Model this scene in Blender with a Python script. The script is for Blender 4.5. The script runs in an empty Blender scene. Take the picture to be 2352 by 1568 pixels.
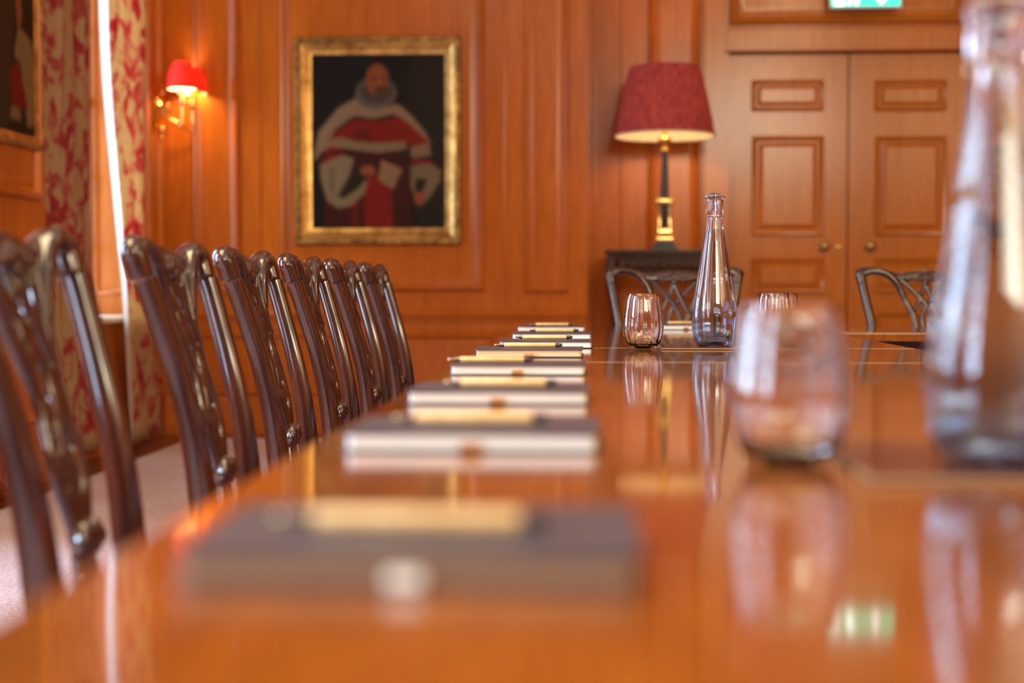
import bpy, math, random
import numpy as np
from mathutils import Vector, Matrix

random.seed(7)
C = bpy.context.scene.collection
sc = bpy.context.scene
R = math.radians
PI = math.pi

# ------------------------------------------------------------------ camera, world, lights, exposure
F_PX = 50.0 / 36.0 * 2352.0
CAM = Vector((0.0, 0.0, 0.884))
YAW, PITCH = R(3.224), R(2.139)
cam_d = bpy.data.cameras.new('camera'); cam = bpy.data.objects.new('camera', cam_d); C.objects.link(cam)
cam_d.lens = 50; cam_d.sensor_width = 36; cam_d.clip_start = 0.01
cam.location = CAM
cam.rotation_euler = (PI / 2 - PITCH, 0, YAW)
cam_d.dof.use_dof = True; cam_d.dof.focus_distance = 3.22; cam_d.dof.aperture_fstop = 2.4
sc.camera = cam
sc.view_settings.view_transform = 'Standard'; sc.view_settings.look = 'None'
sc.view_settings.gamma = 1; sc.view_settings.use_curve_mapping = False
sc.view_settings.exposure = 0.0

w = bpy.data.worlds.new('world'); sc.world = w; w.use_nodes = True
bg = w.node_tree.nodes['Background']; bg.inputs[0].default_value = (0.72, 0.86, 1.0, 1); bg.inputs[1].default_value = 3.0

def area(name, loc, rot, sx, sy, power, col, spread=None):
    l = bpy.data.lights.new(name, 'AREA'); l.shape = 'RECTANGLE'; l.size = sx; l.size_y = sy
    l.energy = power; l.color = col
    if spread: l.spread = spread
    o = bpy.data.objects.new(name, l); C.objects.link(o); o.location = loc; o.rotation_euler = rot
    return o
DAY = (0.50, 0.72, 1.0)
WIN = [(7.22, 8.08), (3.85, 5.25), (0.9, 2.3), (-2.1, -0.7)]         # window openings in the left wall (along Y)
for i, (a, b) in enumerate(WIN):                                     # daylight standing in the window openings
    area('window_daylight', (-3.05, (a + b) / 2, 1.95), (0, -PI / 2, 0), 2.3, [.8, 0.8, 0.8, 0.8][i], [36, 150, 230, 230][i], DAY, R([120, 160, 160, 160][i]))
area('rear_window_daylight', (2.3, -4.45, 3.3), (PI / 2, 0, 0), 2.6, 1.1, 200, (1.0, 0.90, 0.60))
WARM = (1.0, 0.74, 0.42)
def point(name, loc, power, col, size):
    l = bpy.data.lights.new(name, 'POINT'); l.energy = power; l.color = col; l.shadow_soft_size = size
    o = bpy.data.objects.new(name, l); C.objects.link(o); o.location = loc; return o
for (x, y, z, p, q) in ((1.9, 0.9, 3.35, 52, .16), (1.7, 5.4, 3.3, 22, .2), (-0.9, 5.6, 3.3, 3, .22)):       # chandelier light under the ceiling
    point('chandelier_light', (x, y, z), p, WARM, q)
area('chair_sheen_light', (-1.3, 1.5, 3.8), (0, 0, 0), 1.4, 3.0, 85, (1.0, 0.80, 0.42), R(120))  # added overhead without a fixture, for the gold sheen on the chair crests
area('high_right_fill_light', (4.3, -0.6, 3.0), (0, PI / 2, 0), 1.5, 4.2, 75, (1.0, 0.80, 0.48))  # added warm area light for chair highlights; the right wall has no window

# ------------------------------------------------------------------ pixel -> world (photo measured at 2352x1568)
_rot = Matrix.Rotation(YAW, 3, 'Z') @ Matrix.Rotation(PI / 2 - PITCH, 3, 'X')
def ray(px, py): return _rot @ Vector(((px - 1176) / F_PX, -(py - 784) / F_PX, -1.0))
def atY(px, py, Y): d = ray(px, py); k = (Y - CAM.y) / d.y; p = CAM + d * k; return p.x, p.z
def atX(px, py, X): d = ray(px, py); k = (X - CAM.x) / d.x; p = CAM + d * k; return p.y, p.z

# ------------------------------------------------------------------ materials
def mat(name): m = bpy.data.materials.new(name); m.use_nodes = True; return m, m.node_tree, m.node_tree.nodes['Principled BSDF']
def ramp(nt, fac, stops):
    r = nt.nodes.new('ShaderNodeValToRGB'); e = r.color_ramp.elements
    while len(e) < len(stops): e.new(0.5)
    for k, (p, c) in enumerate(stops): e[k].position = p; e[k].color = (*c, 1)
    nt.links.new(fac, r.inputs[0]); return r.outputs[0]
def coords(nt, scale, kind='Object'):
    t = nt.nodes.new('ShaderNodeTexCoord'); mp = nt.nodes.new('ShaderNodeMapping'); mp.inputs['Scale'].default_value = scale
    nt.links.new(t.outputs[kind], mp.inputs[0]); return mp.outputs[0]
def noise(nt, vec, scale, detail=4, rough=0.6, dist=0.0):
    n = nt.nodes.new('ShaderNodeTexNoise'); n.inputs['Scale'].default_value = scale; n.inputs['Detail'].default_value = detail
    n.inputs['Roughness'].default_value = rough; n.inputs['Distortion'].default_value = dist
    nt.links.new(vec, n.inputs['Vector']); return n.outputs['Fac']
def mix(nt, f, a, b, mode='MIX'):
    m = nt.nodes.new('ShaderNodeMix'); m.data_type = 'RGBA'; m.blend_type = mode
    for s, v in ((m.inputs[0], f), (m.inputs[6], a), (m.inputs[7], b)):
        if isinstance(v, (int, float)): s.default_value = v
        elif isinstance(v, tuple): s.default_value = (*v, 1)
        else: nt.links.new(v, s)
    return m.outputs[2]
def bump(nt, b, h, strength, dist=0.002):
    n = nt.nodes.new('ShaderNodeBump'); n.inputs['Strength'].default_value = strength; n.inputs['Distance'].default_value = dist
    nt.links.new(h, n.inputs['Height']); nt.links.new(n.outputs[0], b.inputs['Normal'])

def wood(name, c0, c1, c2, scale, rough, coat=0.0, coat_rough=0.1, bmp=0.08, spec=0.5):
    m, nt, b = mat(name)
    v = coords(nt, scale)
    g = noise(nt, v, 3.0, 6, 0.65, 0.6)
    col = ramp(nt, g, [(0.25, c0), (0.5, c1), (0.75, c2)])
    big = noise(nt, coords(nt, tuple(s * 0.12 for s in scale)), 2.0, 2)
    col = mix(nt, 1.0, col, ramp(nt, big, [(0.3, (0.82, 0.80, 0.78)), (0.7, (1.0, 1.0, 1.0))]), 'MULTIPLY')
    nt.links.new(col, b.inputs['Base Color'])
    b.inputs['Roughness'].default_value = rough; b.inputs['Coat Weight'].default_value = coat
    b.inputs['Coat Roughness'].default_value = coat_rough; b.inputs['Specular IOR Level'].default_value = spec
    if bmp: bump(nt, b, g, bmp, 0.001)
    return m
M = {}
M['panel'] = wood('panel_wood', (0.44, 0.110, 0.010), (0.56, 0.150, 0.015), (0.64, 0.19, 0.022), (14, 14, 1.2), 0.20, 0.0, 0.20, 0.08, 0.36)
M['panel_h'] = wood('panel_wood_level', (0.42, 0.105, 0.010), (0.54, 0.145, 0.015), (0.62, 0.18, 0.022), (1.2, 14, 14), 0.20, 0.0, 0.20, 0.08, 0.36)
M['door'] = wood('door_wood', (0.46, 0.135, 0.012), (0.56, 0.175, 0.018), (0.64, 0.21, 0.026), (14, 14, 1.2), 0.20, 0.0, 0.20, 0.08, 0.36)
M['table'] = wood('table_wood', (0.155, 0.040, 0.004), (0.235, 0.065, 0.007), (0.32, 0.095, 0.010), (9, 1.4, 9), 0.22, 1.0, 0.06, 0.015, 0.1)
M['table_edge'] = wood('table_edge_wood', (0.20, 0.05, 0.012), (0.28, 0.07, 0.015), (0.34, 0.09, 0.02), (9, 1.4, 9), 0.18, 0.8, 0.08, 0.02)
M['mahogany'] = wood('mahogany', (0.010, 0.002, 0.001), (0.030, 0.005, 0.002), (0.080, 0.015, 0.004), (16, 16, 2.0), 0.3, 0.8, 0.12, 0.012, 0.15)
M['mahogany'].node_tree.nodes['Principled BSDF'].inputs['Coat IOR'].default_value = 1.7
M['dark'] = wood('dark_carved_wood', (0.030, 0.009, 0.005), (0.05, 0.014, 0.006), (0.08, 0.022, 0.01), (8, 8, 8), 0.3, 0.2, 0.15, 0.1, 0.25)
M['boards'] = wood('floor_boards', (0.10, 0.02, 0.008), (0.15, 0.03, 0.01), (0.20, 0.04, 0.014), (10, 1.2, 10), 0.35, 0.3, 0.2)

def plain(name, col, rough=0.5, metal=0.0, **k):
    m, nt, b = mat(name); b.inputs['Base Color'].default_value = (*col, 1)
    b.inputs['Roughness'].default_value = rough; b.inputs['Metallic'].default_value = metal
    for kk, v in k.items(): b.inputs[kk.replace('_', ' ')].default_value = v
    return m
def speckled(name, c0, c1, scale, rough=0.6, metal=0.0, bmp=0.0):
    m, nt, b = mat(name); n = noise(nt, coords(nt, (1, 1, 1)), scale, 4)
    nt.links.new(ramp(nt, n, [(0.35, c0), (0.65, c1)]), b.inputs['Base Color'])
    b.inputs['Roughness'].default_value = rough; b.inputs['Metallic'].default_value = metal
    if bmp: bump(nt, b, n, bmp)
    return m
M['plaster'] = speckled('ceiling_plaster', (0.80, 0.70, 0.52), (0.84, 0.74, 0.55), 6, 0.8)
M['cover'] = speckled('notebook_cover', (0.045, 0.04, 0.055), (0.06, 0.05, 0.07), 300, 0.38, 0, 0.05)
M['kraft_cover'] = speckled('notebook_kraft_cover', (0.26, 0.15, 0.08), (0.32, 0.19, 0.10), 300, 0.5, 0, 0.05)
def pages(name, c):
    m, nt, b = mat(name); n = noise(nt, coords(nt, (1, 1, 900)), 2.0, 2)
    nt.links.new(ramp(nt, n, [(0.3, tuple(x * 0.9 for x in c)), (0.7, c)]), b.inputs['Base Color']); b.inputs['Roughness'].default_value = 0.7
    return m
M['white_pages'] = pages('white_pages', (0.86, 0.86, 0.82)); M['cream_pages'] = pages('cream_pages', (0.74, 0.56, 0.33))
M['kraft_pages'] = pages('kraft_pages', (0.27, 0.15, 0.08))
M['tab'] = speckled('tan_tab', (0.45, 0.20, 0.07), (0.52, 0.26, 0.10), 200, 0.6)
M['bamboo'] = speckled('bamboo_barrel', (0.66, 0.42, 0.17), (0.76, 0.52, 0.25), 60, 0.4)
M['gunmetal'] = plain('gunmetal', (0.16, 0.12, 0.12), 0.25, 1.0)
M['silver'] = plain('silver_tip', (0.85, 0.85, 0.88), 0.12, 1.0)
M['rubber'] = plain('black_rubber', (0.012, 0.012, 0.015), 0.35)
M['steel'] = plain('wire_steel', (0.75, 0.77, 0.82), 0.15, 1.0)
M['brass'] = speckled('polished_brass', (0.85, 0.55, 0.16), (0.95, 0.68, 0.26), 30, 0.17, 1.0)
M['knob_brass'] = speckled('aged_brass', (0.30, 0.17, 0.06), (0.42, 0.26, 0.09), 60, 0.28, 1.0)
M['gilt'] = speckled('gilt', (0.42, 0.24, 0.06), (0.85, 0.56, 0.18), 14, 0.34, 0.85, 0.4)
M['gilt_dull'] = speckled('worn_gilt', (0.16, 0.09, 0.03), (0.60, 0.38, 0.12), 22, 0.45, 0.7, 0.8)
M['seat'] = speckled('seat_leather', (0.16, 0.03, 0.02), (0.2, 0.04, 0.025), 120, 0.45)
M['tray'] = plain('tray_leather', (0.09, 0.028, 0.028), 0.10)
M['tray_edge'] = plain('tray_gilt_edge', (0.30, 0.16, 0.07), 0.4, 0.2)
M['black_stone'] = plain('black_column', (0.010, 0.012, 0.016), 0.25)
M['seam'] = plain('leaf_seam_brass', (0.42, 0.28, 0.16), 0.45, 0.0)

def glassmat(name, col, rough=0.0, ior=1.48, mist=False):
    m, nt, b = mat(name)
    b.inputs['Base Color'].default_value = (*col, 1); b.inputs['Transmission Weight'].default_value = 1.0
    b.inputs['Roughness'].default_value = rough; b.inputs['IOR'].default_value = ior
    if mist:      # tint deepens towards the thick foot
        t0 = nt.nodes.new('ShaderNodeTexCoord'); s0 = nt.nodes.new('ShaderNodeSeparateXYZ'); nt.links.new(t0.outputs['Object'], s0.inputs[0])
        r0 = nt.nodes.new('ShaderNodeMapRange'); nt.links.new(s0.outputs[2], r0.inputs[0]); r0.inputs[2].default_value = .34
        nt.links.new(ramp(nt, r0.outputs[0], [(0.0, (0.30, 0.45, 0.85)), (0.08, (0.62, 0.76, 1.0)), (0.35, (0.86, 0.92, 1.0)), (1.0, (0.90, 0.94, 1.0))]), b.inputs['Base Color'])
    if mist:      # condensation beads low on the bottle
        t = nt.nodes.new('ShaderNodeTexCoord'); sp = nt.nodes.new('ShaderNodeSeparateXYZ'); nt.links.new(t.outputs['Object'], sp.inputs[0])
        zr = nt.nodes.new('ShaderNodeMapRange'); nt.links.new(sp.outputs[2], zr.inputs[0])
        zr.inputs[1].default_value = 0.12; zr.inputs[2].default_value = 0.03; zr.inputs[3].default_value = 0.0; zr.inputs[4].default_value = 0.30
        n = noise(nt, coords(nt, (1, 1, 1)), 900, 2); nn = ramp(nt, n, [(0.5, (0, 0, 0)), (0.62, (1, 1, 1))])
        lf = nt.nodes.new('ShaderNodeMapRange'); nt.links.new(sp.outputs[0], lf.inputs[0]); lf.inputs[1].default_value = .01; lf.inputs[2].default_value = -.035
        ml = nt.nodes.new('ShaderNodeMath'); ml.operation = 'MULTIPLY'; nt.links.new(zr.outputs[0], ml.inputs[0]); nt.links.new(lf.outputs[0], ml.inputs[1])
        mu = nt.nodes.new('ShaderNodeMath'); mu.operation = 'MULTIPLY'; nt.links.new(ml.outputs[0], mu.inputs[0]); nt.links.new(nn, mu.inputs[1])
        nt.links.new(mu.outputs[0], b.inputs['Roughness'])
    return m
M['glass'] = glassmat('clear_glass', (1.0, 1.0, 1.0), 0.0, 1.5)
M['bottle_glass'] = glassmat('bottle_glass', (0.84, 0.90, 1.0), 0.0, 1.5, True)
M['blue_glass'] = glassmat('violet_blue_glass', (0.66, 0.70, 1.0), 0.02, 1.5)
M['water'] = glassmat('water', (0.96, 0.985, 1.0), 0.0, 1.33)
m, nt, b = mat('window_pane'); M['pane'] = m
tr = nt.nodes.new('ShaderNodeBsdfTransparent'); gl = nt.nodes.new('ShaderNodeBsdfGlossy'); gl.inputs['Roughness'].default_value = 0.02
ms = nt.nodes.new('ShaderNodeMixShader'); ms.inputs[0].default_value = 0.06
nt.links.new(tr.outputs[0], ms.inputs[1]); nt.links.new(gl.outputs[0], ms.inputs[2]); nt.links.new(ms.outputs[0], nt.nodes['Material Output'].inputs[0])

def fabric(name, col, trans, rough=0.8):
    m, nt, b = mat(name)
    b.inputs['Roughness'].default_value = rough
    tl = nt.nodes.new('ShaderNodeBsdfTranslucent'); ms = nt.nodes.new('ShaderNodeMixShader'); ms.inputs[0].default_value = trans
    if isinstance(col, tuple): b.inputs['Base Color'].default_value = (*col, 1); tl.inputs[0].default_value = (*col, 1)
    else:
        c = col(nt); nt.links.new(c, b.inputs['Base Color']); nt.links.new(c, tl.inputs[0])
    nt.links.new(b.outputs[0], ms.inputs[1]); nt.links.new(tl.outputs[0], ms.inputs[2]); nt.links.new(ms.outputs[0], nt.nodes['Material Output'].inputs[0])
    return m
def toile(nt):
    v = coords(nt, (1.0, 1.5, 0.9))
    a = noise(nt, v, 4.2, 3, 0.55, 1.6); c = noise(nt, v, 13.0, 3, 0.6, 0.8)
    s = nt.nodes.new('ShaderNodeMath'); s.operation = 'MULTIPLY_ADD'; nt.links.new(c, s.inputs[0]); s.inputs[1].default_value = 0.35; nt.links.new(a, s.inputs[2])
    return ramp(nt, s.outputs[0], [(0.66, (0.68, 0.48, 0.25)), (0.71, (0.62, 0.16, 0.13)), (0.80, (0.50, 0.045, 0.05))])
M['toile'] = fabric('toile_fabric', toile, 0.55)
M['lining'] = fabric('curtain_lining', (0.9, 0.9, 0.88), 0.75)
M['red_shade'] = fabric('red_pleated_shade', lambda nt: ramp(nt, noise(nt, coords(nt, (1, 1, 0.05)), 90, 3), [(0.35, (0.26, 0.026, 0.028)), (0.65, (0.58, 0.10, 0.09))]), 0.12)
M['small_shade'] = fabric('small_red_shade', (0.72, 0.03, 0.02), 0.32)
M['cream_lining'] = fabric('shade_lining', (0.85, 0.74, 0.52), 0.25)
m, nt, b = mat('woven_carpet'); M['carpet'] = m
n1 = noise(nt, coords(nt, (1, 1, 1)), 90, 2); n2 = noise(nt, coords(nt, (1, 1, 1)), 2.2, 3)
ca = ramp(nt, n1, [(0.35, (0.46, 0.36, 0.44)), (0.65, (0.74, 0.68, 0.80))]); cb = ramp(nt, n2, [(0.35, (0.9, 0.82, 0.82)), (0.65, (1, 1, 1))])
nt.links.new(mix(nt, 1.0, ca, cb, 'MULTIPLY'), b.inputs['Base Color']); b.inputs['Roughness'].default_value = 0.95; bump(nt, b, n1, 0.5)
def emis(name, col, s):
    m, nt, b = mat(name); b.inputs['Base Color'].default_value = (*col, 1); b.inputs['Emission Color'].default_value = (*col, 1); b.inputs['Emission Strength'].default_value = s; return m
M['bulb'] = emis('glowing_bulb', (1.0, 0.80, 0.50), 30)
M['sign_green'] = emis('exit_green', (0.03, 0.50, 0.30), 2.4); M['sign_white'] = emis('exit_white', (0.85, 1.0, 0.95), 2.5)
M['sign_edge'] = plain('exit_sign_acrylic', (0.55, 0.66, 0.85), 0.15)
m, nt, b = mat('oil_paint'); M['paint'] = m
at = nt.nodes.new('ShaderNodeVertexColor'); at.layer_name = 'Paint'; nt.links.new(at.outputs[0], b.inputs['Base Color']); b.inputs['Roughness'].default_value = 0.55
b.inputs['Specular IOR Level'].default_value = 0.2

# ------------------------------------------------------------------ mesh builder
WN = {'wall_back', 'wall_recess', 'wall_left', 'wall_right', 'trim_1', 'trim_2', 'door_1', 'door_2', 'tabletop', 'mat_base', 'mat_surface', 'carpet', 'table_top', 'base', 'window_sill', 'shutter', 'baseboard_back', 'baseboard_left', 'cover', 'page_block', 'frame_slip', 'frame_rim', 'seat', 'carved_frieze'}
class MB:
    def __init__(s): s.v = []; s.f = []; s.mi = []; s.cur = 0
    def add(s, vs, fs):
        n = len(s.v); s.v += [tuple(p) for p in vs]; s.f += [tuple(i + n for i in f) for f in fs]; s.mi += [s.cur] * len(fs); return s
    def box(s, x0, x1, y0, y1, z0, z1, bev=0.0):
        if bev <= 0:
            return s.add([(x, y, z) for x in (x0, x1) for y in (y0, y1) for z in (z0, z1)],
                         [(0, 1, 3, 2), (4, 6, 7, 5), (0, 4, 5, 1), (2, 3, 7, 6), (0, 2, 6, 4), (1, 5, 7, 3)])
        return s.frame((x0, y0, z0), (1, 0, 0), (0, 1, 0), (0, 0, 1), x1 - x0, y1 - y0,
                       [(bev, 0), (bev * .3, bev * .3), (0, bev), (0, z1 - z0 - bev), (bev * .3, z1 - z0 - bev * .3), (bev, z1 - z0)], True)
    def frame(s, o, u, v, n, lu, lv, prof, bottom=False, fill=True):
        """nested mitred rectangles: prof = [(inset, height)...]"""
        o, u, v, n = map(Vector, (o, u, v, n)); vs = []; fs = []
        for d, h in prof:
            for a, b_ in ((d, d), (lu - d, d), (lu - d, lv - d), (d, lv - d)): vs.append(o + u * a + v * b_ + n * h)
        for k in range(len(prof) - 1):
            for j in range(4): a = 4 * k + j; b_ = 4 * k + (j + 1) % 4; fs.append((a, b_, b_ + 4, a + 4))
        if fill: q = 4 * (len(prof) - 1); fs.append((q, q + 1, q + 2, q + 3))
        if bottom: fs.append((3, 2, 1, 0))
        return s.add(vs, fs)
    def lathe(s, prof, seg=48, c=(0, 0, 0), mod=None, closed=False):
        vs = []; fs = []; n = len(prof)
        for r, z in prof:
            for j in range(seg):
                t = 2 * PI * j / seg; rr = r * (mod(t, z) if mod else 1)
                vs.append((c[0] + rr * math.cos(t), c[1] + rr * math.sin(t), c[2] + z))
        for k in range(n if closed else n - 1):
            for j in range(seg):
                a = k * seg + j; b_ = k * seg + (j + 1) % seg; k2 = (k + 1) % n
                fs.append((a, b_, k2 * seg + (j + 1) % seg, k2 * seg + j))
        if not closed:
            if prof[0][0] > 1e-6 and prof[0][0] < 1e3: fs.append(tuple(reversed(range(seg))))
            fs.append(tuple((n - 1) * seg + j for j in range(seg)))
        return s.add(vs, fs)
    def lathe_open(s, prof, seg=48, c=(0, 0, 0), mod=None):
        vs = []; fs = []
        for r, z in prof:
            for j in range(seg):
                t = 2 * PI * j / seg; rr = r * (mod(t, z) if mod else 1); vs.append((c[0] + rr * math.cos(t), c[1] + rr * math.sin(t), c[2] + z))
        for k in range(len(prof) - 1):
            for j in range(seg): a = k * seg + j; b_ = k * seg + (j + 1) % seg; fs.append((a, b_, b_ + seg, a + seg))
        return s.add(vs, fs)
    def sweep(s, pts, wid, dep, normal, seg=14, p=2.6, sub=4):
        """superellipse tube along a smoothed path; wid/dep half sizes per point; normal(pt)->depth axis"""
        pts = [Vector(q) for q in pts]
        if not isinstance(wid, (list, tuple)): wid = [wid] * len(pts)
        if not isinstance(dep, (list, tuple)): dep = [dep] * len(pts)
        P2, W2, D2 = [], [], []
        for i in range(len(pts) - 1):
            a = pts[max(i - 1, 0)]; b_ = pts[i]; c_ = pts[i + 1]; d = pts[min(i + 2, len(pts) - 1)]
            for k in range(sub):
                t = k / sub
                P2.append(0.5 * ((2 * b_) + (-a + c_) * t + (2 * a - 5 * b_ + 4 * c_ - d) * t * t + (-a + 3 * b_ - 3 * c_ + d) * t ** 3))
                W2.append(wid[i] * (1 - t) + wid[i + 1] * t); D2.append(dep[i] * (1 - t) + dep[i + 1] * t)
        P2.append(pts[-1]); W2.append(wid[-1]); D2.append(dep[-1])
        vs = []; fs = []; n = len(P2)
        for i in range(n):
            T = (P2[min(i + 1, n - 1)] - P2[max(i - 1, 0)]).normalized()
            N = Vector(normal(P2[i]) if callable(normal) else normal); N = (N - T * N.dot(T)).normalized(); Wd = T.cross(N)
            for j in range(seg):
                t = 2 * PI * j / seg; ct, st = math.cos(t), math.sin(t)
                a = math.copysign(abs(ct) ** (2 / p), ct); b_ = math.copysign(abs(st) ** (2 / p), st)
                vs.append(P2[i] + Wd * (a * W2[i]) + N * (b_ * D2[i]))
        for i in range(n - 1):
            for j in range(seg): a = i * seg + j; b_ = i * seg + (j + 1) % seg; fs.append((a, b_, b_ + seg, a + seg))
        fs.append(tuple(reversed(range(seg)))); fs.append(tuple((n - 1) * seg + j for j in range(seg)))
        return s.add(vs, fs)
    def ball(s, c, rx, ry=None, rz=None, seg=16):
        ry = ry or rx; rz = rz or rx; vs = []; fs = []; h = seg // 2
        for i in range(1, h):
            ph = PI * i / h
            for j in range(seg): t = 2 * PI * j / seg; vs.append((c[0] + rx * math.sin(ph) * math.cos(t), c[1] + ry * math.sin(ph) * math.sin(t), c[2] - rz * math.cos(ph)))
        n0 = len(vs); vs += [(c[0], c[1], c[2] - rz), (c[0], c[1], c[2] + rz)]
        for i in range(h - 2):
            for j in range(seg): a = i * seg + j; b_ = i * seg + (j + 1) % seg; fs.append((a, b_, b_ + seg, a + seg))
        for j in range(seg):
            fs.append((n0, (j + 1) % seg, j)); k = (h - 2) * seg; fs.append((n0 + 1, k + j, k + (j + 1) % seg))
        return s.add(vs, fs)
    def prism(s, poly, o, u, v, n, t):
        o, u, v, n = map(Vector, (o, u, v, n)); k = len(poly)
        vs = [o + u * a + v * b_ for a, b_ in poly] + [o + u * a + v * b_ + n * t for a, b_ in poly]
        fs = [tuple(reversed(range(k))), tuple(range(k, 2 * k))] + [(i, (i + 1) % k, (i + 1) % k + k, i + k) for i in range(k)]
        return s.add(vs, fs)
    def xform(s, Mx): s.v = [tuple(Mx @ Vector(p)) for p in s.v]; return s
    def mesh(s, name, mats, smooth=True, angle=35, bake=None):
        me = bpy.data.meshes.new(name); me.from_pydata(s.v, [], s.f)
        mats = mats if isinstance(mats, (list, tuple)) else [mats]
        for m_ in mats: me.materials.append(m_)
        if len(mats) > 1: me.polygons.foreach_set('material_index', s.mi)
        me.validate(); me.update()
        import bmesh
        bm = bmesh.new(); bm.from_mesh(me); bmesh.ops.recalc_face_normals(bm, faces=bm.faces); bm.to_mesh(me); bm.free()
        if bake:
            o = bpy.data.objects.new('tmp', me); C.objects.link(o); md = o.modifiers.new('r', 'REMESH'); md.mode = 'VOXEL'; md.voxel_size = bake
            sm = o.modifiers.new('s', 'SMOOTH'); sm.iterations = 3; sm.factor = 0.5
            dg = bpy.context.evaluated_depsgraph_get(); me2 = bpy.data.meshes.new_from_object(o.evaluated_get(dg)); me2.name = name
            bpy.data.objects.remove(o); bpy.data.meshes.remove(me); me = me2
            if not me.materials: me.materials.append(mats[0])
        if smooth:
            me.polygons.foreach_set('use_smooth', [True] * len(me.polygons))
            if not bake: me.set_sharp_from_angle(angle=R(angle))
        return me
    def build(s, name, mats, parent=None, **k):
        o = bpy.data.objects.new(name, s.mesh(name, mats, **k)); C.objects.link(o)
        if parent: o.parent = parent
        if k.get('smooth', True) and not k.get('bake') and name.split('.')[0] in WN:
            md = o.modifiers.new('normals', 'WEIGHTED_NORMAL'); md.weight = 100; md.keep_sharp = True
        return o
def empty(name, loc=(0, 0, 0), rz=0):
    o = bpy.data.objects.new(name, None); C.objects.link(o); o.location = loc; o.rotation_euler.z = rz; o.empty_display_size = 0.05; return o
def tag(o, label, cat, group=None):
    o['label'] = label; o['category'] = cat
    if group: o['group'] = group
    return o
def struct(o, label=None):
    o['kind'] = 'structure'
    if label: o['label'] = label
    return o
def copy_tree(o, parent=None):
    c = o.copy(); C.objects.link(c); c.parent = parent
    for ch in o.children: copy_tree(ch, c)
    return c

# ------------------------------------------------------------------ room shell
YB, YD = 8.5, 8.9            # panelled wall, door wall (set back behind it)
XL, XR, YR, ZC = -2.6, 4.4, -4.3, 3.95
XS = atY(1350, 500, YB)[0]   # where the panelled wall stops
BOL = [(0, 0), (0, .010), (.006, .020), (.016, .026), (.026, .024), (.034, .014), (.040, .006), (.052, .004)]
BOL = [(d, h * 1.35) for d, h in BOL]
FIELD = BOL + [(.060, .004), (.090, .014)]
SMALL = [(0, 0), (0, .006), (.005, .014), (.012, .017), (.020, .013), (.026, .005), (.032, .003)]
def fs_(prof, k): return [(d * k, h) for d, h in prof]

fl = MB().box(XL - .5, XR + .2, YR - .2, YD + .3, -.05, 0); struct(fl.build('floor', M['boards'], smooth=False), 'dark red-brown floor boards around the carpet')
ce = MB().box(XL - .5, XR + .2, YR - .2, YD + .3, ZC, ZC + .05); struct(ce.build('ceiling', M['plaster'], smooth=False))
cp = MB().box(-2.33, 3.9, -3.8, 8.17, 0.0005, 0.0105, .004)
tag(cp.build('carpet', M['carpet']), 'pinkish mauve woven carpet covering the floor below chairs and table', 'carpet')

# back wall, panelled
wb = MB(); wb.box(XL - .4, XS, YB, YB + .12, 0, ZC)
def onB(x0, x1, y0, y1, prof, Y=YB, mb=wb, k=1.0):
    """panel moulding between photo columns x0..x1 and rows y0 (top) .. y1 on the wall plane Y"""
    ax, az = atY(x0, y1, Y); bx, bz = atY(x1, y0, Y)
    mb.frame((ax, Y, az), (1, 0, 0), (0, 0, 1), (0, -1, 0), bx - ax, bz - az, fs_(prof, k))
TOPY = -320
zt = atY(900, TOPY, YB)[1]
onB(645, 1112, TOPY, 668, FIELD)
onB(1204, 1308, TOPY, 672, FIELD, k=.8)
onB(447, 545, TOPY, 672, FIELD, k=.8)
for px in (597, 1158):       # narrow rounded beads between the wall's frames
    x, _ = atY(px, 500, YB); _, z0 = atY(px, 715, YB); wb.sweep([(x, YB, z0), (x, YB, ZC - .3)], .010, .010, (0, -1, 0), seg=12, sub=1)
# dado rail, lower panels
_, zd = atY(900, 722, YB)
prof = [(0, zd - .045), (-.012, zd - .04), (-.016, zd - .02), (-.034, zd - .008), (-.038, zd + .004), (-.030, zd + .014), (-.012, zd + .02), (0, zd + .03)]
def rail(mb, x0, x1, Y, prof):
    n = len(prof); mb.add([(x, Y + d, z) for x in (x0, x1) for d, z in prof], [(i, i + 1, n + i + 1, n + i) for i in range(n - 1)] + [tuple(range(n)), tuple(range(2 * n - 1, n - 1, -1))])
rail(wb, XL, XS, YB, prof)
for a, b in ((400, 600), (620, 880), (900, 1140), (1160, 1330)): onB(a, b, 765, 905, FIELD, k=.7)
for y0 in (zd - .10,):
    rail(wb, XL, XS, YB, [(0, y0 - .02), (-.010, y0 - .012), (-.012, y0), (0, y0 + .008)])
struct(wb.build('wall_back', M['panel'], angle=30), 'orange-brown wood panelled wall behind the portrait')
bb = MB()
rail(bb, XL + .02, XS, YB, [(0, 0.001), (-.03, 0.001), (-.03, .19), (-.022, .21), (-.012, .225), (-.010, .245), (0, .25)])
struct(bb.build('baseboard_back', M['panel_h']))

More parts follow.
